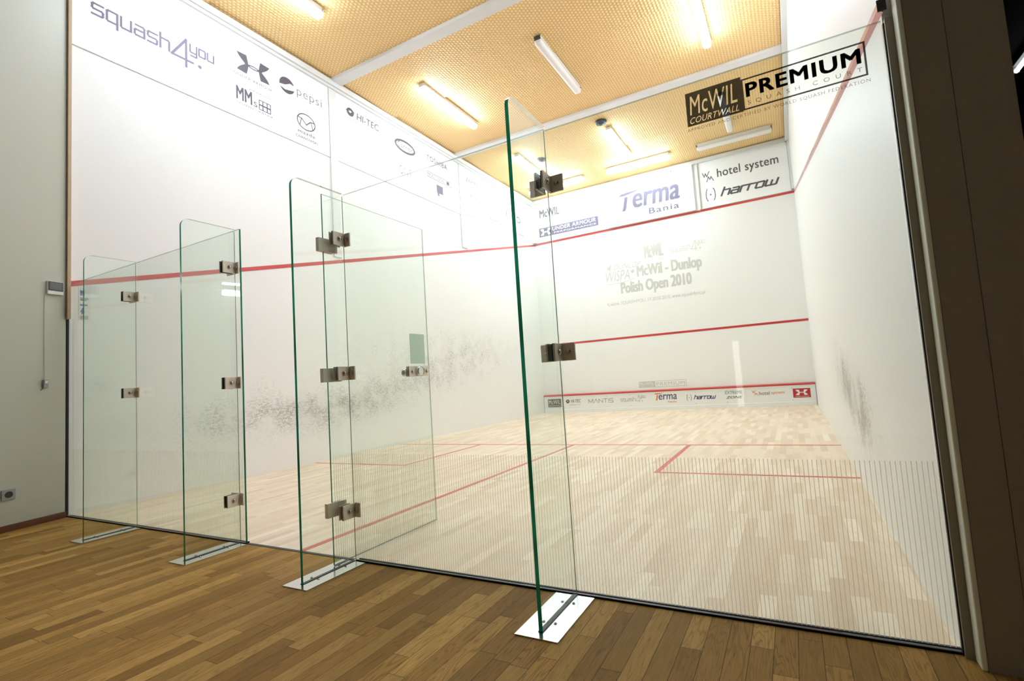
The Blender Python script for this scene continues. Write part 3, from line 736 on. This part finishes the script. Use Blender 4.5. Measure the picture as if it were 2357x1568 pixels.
# rails under the glass
GC = 'dark channels holding the glass at the floor'
for x0, x1, lb in ((0.0, 2.665, 'dark floor channel under the two left glass panes'), (3.70, 6.40, 'dark floor channel under the two right glass panes')):
    m = MB().box(x0, x1, -.011, -.0015, 0, .009).box(x0, x1, TH+.0015, TH+.011, 0, .009).box(x0, x1, -.011, TH+.011, 0, .006)
    tag(m.build('floor_channel', MT['channel']), lb, 'floor channel', GC)
tag(MB().box(2.668, 3.695, -.006, .016, 0, .0025).build('threshold_strip', MT['black']), 'thin black strip on the floor across the door opening', 'floor strip')
tag(MB().box(6.397, 6.405, -.014, .0, .0, 2.12).build('edge_seal', MT['black']), 'black seal between the rightmost pane and the wall end', 'seal')
tag(MB().box(.001, .022, -.016, -.0015, .013, 1.812).build('edge_seal', MT['black']), 'dark seal between the left pane and the lobby wall', 'seal')

# fins ------------------------------------------------------------
def rounded(y0, y1, z0, z1, r):
    pts = [(y1, z0), (y1, z1)]
    for i in range(9):
        a = PI/2+PI/2*i/8; pts.append((y0+r+r*math.cos(a), z1-r+r*math.sin(a)))
    return pts+[(y0, z0)]
def screw(parent, c, ax, r=.0125):
    return MB().revolve(c, ax, [(r*.9, 0), (r*1.05, .003), (r*.88, .0075), (r*.5, .0108), (.0008, .0118)], 16).build('screw', MT['screw'], parent, smooth=True)
def bracket(fin, x, z, s, leg, h=.079, strike=False):
    f = .0112
    m = MB()
    a, b = (x+f, x+f+.011) if s > 0 else (x-f-.011, x-f)
    c, e = (x+f, x+leg) if s > 0 else (x-leg, x-f)
    m.box(a, b, -.094, -.0012, z-h/2, z+h/2)
    m.box(c, e, -.0112, -.0012, z-h/2, z+h/2)
    o = m.build('clamp', MT['steel'], fin, origin=(x+s*.01, -.05, z), bevel=.0012)
    MB().box(x+s*f-.0013, x+s*f+.0013, -.0955, -.014, z-h/2+.0005, z+h/2-.0005).build('gasket', MT['black'], o, bevel=.0002)
    screw(o, (x+s*(f+.011), -.052, z), (s, 0, 0)); screw(o, (x+s*(leg*.62), -.0112, z), (0, -1, 0))
    if strike:
        MB().box(x+s*(leg-.013), x+s*(leg-.004), -.0122, -.0108, z-.018, z+.018).build('strike_slot', MT['tan'], o)
    return o
def fin(label, x, zs, legs, y0, hinge=False, strike=None):
    t = thing('glass_fin', label, 'glass fin', (x, -.17, 0), 'glass fins bracing the back wall')
    pl = rounded(y0, -.0025, .006, ZT+.004, .055)
    m = MB(); m.prism(pl, x-.0085, x+.0085, 0, 0, 1); m.mi[2] = 0   # the edge bonded to the panes stays clear
    m.build('glass_pane', [MT['glass'], MT['edge']], t)
    MB().box(x-.0017, x+.0017, -.0024, -.0003, .010, ZT-.01).build('joint_seal', MT['joint'], t)
    bp = MB().box(x-.092, x-.0085, y0-.045, -.018, 0, .005).box(x+.0085, x+.092, y0-.045, -.018, 0, .005).box(x-.0085, x+.0085, y0-.045, y0-.004, 0, .005)
    bp = bp.build('base_plate', MT['plate'], t)
    MB().box(x-.0104, x+.0104, y0-.003, -.014, .0005, .0075).build('gasket', MT['black'], bp)
    for sx in (-1, 1):
        for yy in (y0+.075, -.095):
            MB().revolve((x+sx*.026, yy, .005), (0, 0, 1), [(.0068, 0), (.0068, .0018), (.0045, .0036), (.0042, .002), (.001, .002)], 12).build('bolt', MT['screw'], bp)
    for z in zs:
        bracket(t, x, z, 1, legs[1], strike=(strike is not None and abs(z-strike) < .01))
        if not hinge: bracket(t, x, z, -1, legs[0])
        else:
            f = .0087
            o = MB().box(x-f-.007, x-f, -.094, -.02, z-.0395, z+.0395).build('clamp', MT['steel'], t, origin=(x-.01, -.05, z), bevel=.001)
    return t
fin('small glass fin nearest the left wall', XF[0], (1.855, 1.070), (.08, .06), -.335)
fin('glass fin left of the door opening, its clamp slotted for the lock', XF[1], (1.872, 1.075, .292), (.08, .052), -.342, strike=1.075)
fin('glass fin right of the door opening, carrying the door hinges', XF[2], (1.862, 1.070, .288), (.08, .058), -.345, hinge=True)
fin('tall glass fin nearest the camera with bright green edge', XF[3], (1.866, 1.077), (.09, .082), -.348)

# door ------------------------------------------------------------
XD = 3.645
t = thing('glass_door', 'glass door swung open into the court with lock and sticker', 'glass door', (XD, .33, .0))
dp = pane_box(XD-.005, XD+.005, -.112, .766, .010, 2.130, 0); dp.mi[1] = dp.mi[4] = 2
dp.build('glass_pane', [MT['glass'], MT['edge'], MT['edgepale']], t)
stripes(-.105, .76, .606, t, along=1, X=XD+.0058)
for z in (1.822, 1.064, .312):
    m = MB()
    hh = .0395
    m.prism([(XD+.0056, -.1125), (XD+.0056, -.045), (XD+.013, -.045), (XD+.015, -.075), (XD+.013, -.15), (XD-.013, -.15), (XD-.015, -.075), (XD-.013, -.045), (XD-.0056, -.045), (XD-.0056, -.1125)], z-hh, z+hh, 2)
    h = m.build('hinge', MT['steel'], t, origin=(XD, -.1, z), bevel=.001)
    # knuckle that reaches over to the fin
    MB().prism([(XD+.0135, -.09), (XD+.0135, -.05), (XD+.022, -.040), (3.6735, -.035), (3.6735, -.05), (XD+.024, -.06)], z-hh, z+hh, 2).build('knuckle', MT['steel'], h, bevel=.001)
    screw(h, (XD-.0145, -.07, z), (-1, 0, 0))
lk = MB().box(XD+.0056, XD+.013, .545, .752, 1.036, 1.109).box(XD-.013, XD-.0056, .545, .752, 1.036, 1.109).build('lock_plate', MT['steel'], t, origin=(XD, .65, 1.07), bevel=.001)
MB().revolve((XD+.013, .642, 1.073), (1, 0, 0), [(.034, 0), (.034, .02), (.029, .026), (.027, .022), (.001, .022)], 28).build('thumb_turn', MT['plate'], lk)
MB().revolve((XD-.013, .545, 1.066), (-1, 0, 0), [(.024, 0), (.026, .022), (.018, .03), (.001, .032)], 20).build('knob', MT['screw'], lk, smooth=True)
screw(lk, (XD+.013, .578, 1.070), (1, 0, 0)); screw(lk, (XD+.013, .726, 1.072), (1, 0, 0))
MB().box(XD+.0058, XD+.0062, .570, .722, 1.125, 1.338).build('sticker', MT['sticker'], t)
MB().box(XD-.004, XD+.004, -.11, .764, .0062, .010).build('bottom_seal', MT['plastic'], t)

# ------------------------------------------------------------------ left lobby wall and what hangs on it
A = Vector((.035, -.03, 0)); DV = Vector((.23834, -.97118, 0)); NV = Vector((.97118, .23834, 0))
def lw(s, z, n=0): return tuple(A+DV*s+NV*n+Vector((0, 0, z)))
def lwbox(m, s0, s1, z0, z1, n0, n1, mi=0):
    return m.add([lw(s0, z0, n0), lw(s1, z0, n0), lw(s1, z0, n1), lw(s0, z0, n1), lw(s0, z1, n0), lw(s1, z1, n0), lw(s1, z1, n1), lw(s0, z1, n1)],
                 [(0, 3, 2, 1), (4, 5, 6, 7), (0, 1, 5, 4), (1, 2, 6, 5), (2, 3, 7, 6), (3, 0, 4, 7)], mi)
o = lwbox(MB(), 0, 4.6, -.1, HC+.1, -.34, 0).build('wall_lobby', MT['lobby']); struct(o, 'grey-green lobby wall at the left edge of the photo', 'wall')
o = lwbox(MB(), .0, 4.6, 0, .055, 0, .014).build('baseboard_left', MT['skirt'], bevel=.002); struct(o, 'dark red wooden baseboard along the lobby wall', 'baseboard')
o = MB().box(.0, .062, -.028, -.0016, 1.814, HC).build('trim_20', MT['tan'], bevel=.002); struct(o, 'tan wooden batten covering the end of the left court wall', 'trim')
t = thing('wall_thermostat', 'small white wall unit with grey display beside the tan batten', 'thermostat', lw(.093, 2.02))
lwbox(MB(), .032, .154, 2.028, 2.148, 0, .022).build('casing', MT['plastic'], t, bevel=.004)
lwbox(MB(), .036, .150, 2.062, 2.145, .022, .025).build('bezel', MT['cap'], t, bevel=.003)
lwbox(MB(), .046, .140, 2.072, 2.135, .025, .0265).build('display', MT['screen'], t)
MB().tube([lw(.165, 2.03, .004), lw(.167, 1.7, .005), lw(.163, 1.4, .004), lw(.160, 1.25, .006)], .0016).build('cable', MT['lobby'], t)
t = thing('cable_clip_box', 'small grey plug box hanging on the cable below the wall unit', 'plug box', lw(.158, 1.21))
lwbox(MB(), .142, .176, 1.178, 1.25, 0, .022).build('casing', MT['sockgrey'], t, bevel=.003)
lwbox(MB(), .148, .170, 1.215, 1.24, .022, .026).build('plug', MT['plastic'], t, bevel=.002)
MB().tube([lw(.170, 1.18, .006), lw(.180, 1.165, .006), lw(.192, 1.155, .005)], .002).build('cable_end', MT['cap'], t)
t = thing('power_socket', 'grey power socket low on the lobby wall', 'power socket', lw(.403, .30))
lwbox(MB(), .356, .448, .258, .345, 0, .010).build('plate', MT['sockgrey'], t, bevel=.003)
c_ = lw(.402, .302, .010)
MB().revolve(c_, NV, [(.026, 0), (.026, .003), (.021, .0035), (.020, .001), (.001, .001)], 24).build('socket_well', MT['black'], t)
# notice taped to the court wall just inside the glass
t = thing('wall_notice', 'white notice with blue print inside the court by the left pane', 'notice', (.002, .115, 1.82))
MB().box(0.0005, .002, .075, .160, 1.815, 2.125).build('sheet', MT['paper'], t)
d = D2(); d.rect(.085, 2.055, .118, 2.105); d.rect(.085, 2.005, .130, 2.012).rect(.084, 1.955, .140, 1.972)
d.stroke([(.092, 1.90), (.106, 1.93), (.100, 1.88)], .012).disc(.105, 1.895, .014)
d.build('blue_print', MT['bluetext'], t, (.002, 0, 0), **FRAME_L)
d = D2()
for i in range(7): d.rect(.085, 2.028+.0-.012*i if i < 2 else 1.87-.007*i, .145, 2.033-.012*i if i < 2 else 1.873-.007*i)
d.build('small_print', MT['inkpale'], t, (.002, 0, 0), **FRAME_L)
# linear lamp on the lobby wall (out of frame, mirrored in the pane left of the door)
t = thing('wall_lamp', 'linear lobby wall lamp mirrored in the glass left of the door opening', 'wall lamp', lw(1.5, 2.2))
lwbox(MB(), 1.08, 2.0, 2.195, 2.245, .05, .13).build('housing', MT['housing'], t, bevel=.004)
lwbox(MB(), 1.14, 1.94, 2.21, 2.23, 0, .05).build('wall_bar', MT['housing'], t)
MB().tube([lw(1.20, 2.262, .09), lw(1.96, 2.268, .09)], .020, 12).build('lamp_tube', MT['lamp_wall'], t)
MB().tube([lw(1.20, 2.160, .09), lw(1.96, 2.160, .09)], .030, 14).build('lamp_tube', MT['lamp_wall'], t)

t = thing('wall_lamp', 'added pale upright light strip mirrored in the right pane above the front wall wordmarks', 'wall lamp', (5.35, -4.98, .40))  # added glowing strip, stands in for an unidentified bright upright reflection
MB().box(5.30, 5.41, -4.998, -4.96, .36, 1.30).build('housing', MT['housing'], t, bevel=.004)
MB().box(5.318, 5.392, -4.96, -4.945, .40, 1.27).build('diffuser', MT['lamp_soft'], t, bevel=.004)

# ------------------------------------------------------------------ right column and the dark passage beyond
o = MB().box(W+.001, W+.028, -.030, -.0005, 0.0, 2.128).build('trim_21', MT['profile']); struct(o, 'olive grey metal profile on the end of the right court wall', 'trim')
o = MB().box(W+.024, W+.040, -.090, -.031, 0, HC).build('trim_22', MT['columnside'], bevel=.004); struct(o, 'edge strip of the right column, court light put into its pale colour', 'trim')
o = MB().box(W+.0405, W+.1395, -.092, -.031, .0, HC).box(W+.1415, W+.285, -.092, -.031, .0, HC).box(W+.1395, W+.1415, -.086, -.031, .0, HC).build('wall_end', MT['column']); struct(o, 'dark grey-brown panelled column at the right edge of the photo', 'wall')
o = MB().box(9.0, 9.2, -.5, 6, 0, 3.1).build('wall_passage', MT['void']); struct(o, 'wall of the passage beyond the column, its darkness put into the colour', 'wall')
o = MB().box(W+.29, 9.2, -.5, 6, 3.06, 3.2).build('ceiling', MT['void']); struct(o, 'ceiling of the passage beyond the column, its darkness put into the colour', 'ceiling')
t = thing('ceiling_tube_light', 'bright fluorescent tube in the dark passage right of the column', 'tube lamp', (7.69, 2.05, 3.06))
MB().box(7.66, 7.72, 1.35, 2.76, 3.02, 3.06).build('housing', MT['cap'], t, bevel=.003)
MB().tube([(7.69, 1.38, 2.995), (7.69, 2.74, 2.995)], .016, 12).build('lamp_tube', MT['lamp_dim'], t)
MB().box(7.672, 7.708, 2.735, 2.765, 2.98, 3.03).build('lamp_holder', MT['sockgrey'], t)

# ------------------------------------------------------------------ world, camera, render look
w = bpy.data.worlds.new('World'); SC.world = w; w.use_nodes = True
bg = w.node_tree.nodes['Background']; bg.inputs[0].default_value = (.9, .95, 1, 1); bg.inputs[1].default_value = .012
Rm = [0.8862528816780857, 0.45813076929796775, -0.0683522343434459, -0.09500914369347818, 0.035365543885752415, -0.9948479989024942, -0.45335316512838103, 0.8881809931135193, 0.07486942727149526]
cam = bpy.data.cameras.new('camera'); co = bpy.data.objects.new('camera', cam); COL.objects.link(co); SC.camera = co
X, Y, Z = Vector(Rm[0:3]), Vector(Rm[3:6]), Vector(Rm[6:9])
M4 = Matrix(((X[0], -Y[0], -Z[0], 6.004713828), (X[1], -Y[1], -Z[1], -2.037146560), (X[2], -Y[2], -Z[2], .970648066), (0, 0, 0, 1)))
co.matrix_world = M4
cam.sensor_fit = 'HORIZONTAL'; cam.sensor_width = 36; cam.lens = 1122.5724*36/2357
cam.shift_x = -64.99677/2357; cam.shift_y = 0
cam.clip_start = .02; cam.clip_end = 100
cam.dof.use_dof = True; cam.dof.focus_distance = 2.35; cam.dof.aperture_fstop = 4.5
vs = SC.view_settings; vs.view_transform = 'Standard'; vs.look = 'None'; vs.gamma = 1; vs.use_curve_mapping = False; vs.exposure = 0.0
SC.cycles.max_bounces = 8; SC.cycles.diffuse_bounces = 5; SC.cycles.glossy_bounces = 4; SC.cycles.transparent_max_bounces = 24; SC.cycles.transmission_bounces = 6
SC.cycles.caustics_reflective = False; SC.cycles.caustics_refractive = False; SC.cycles.sample_clamp_indirect = 12
SC.cycles.use_denoising = True
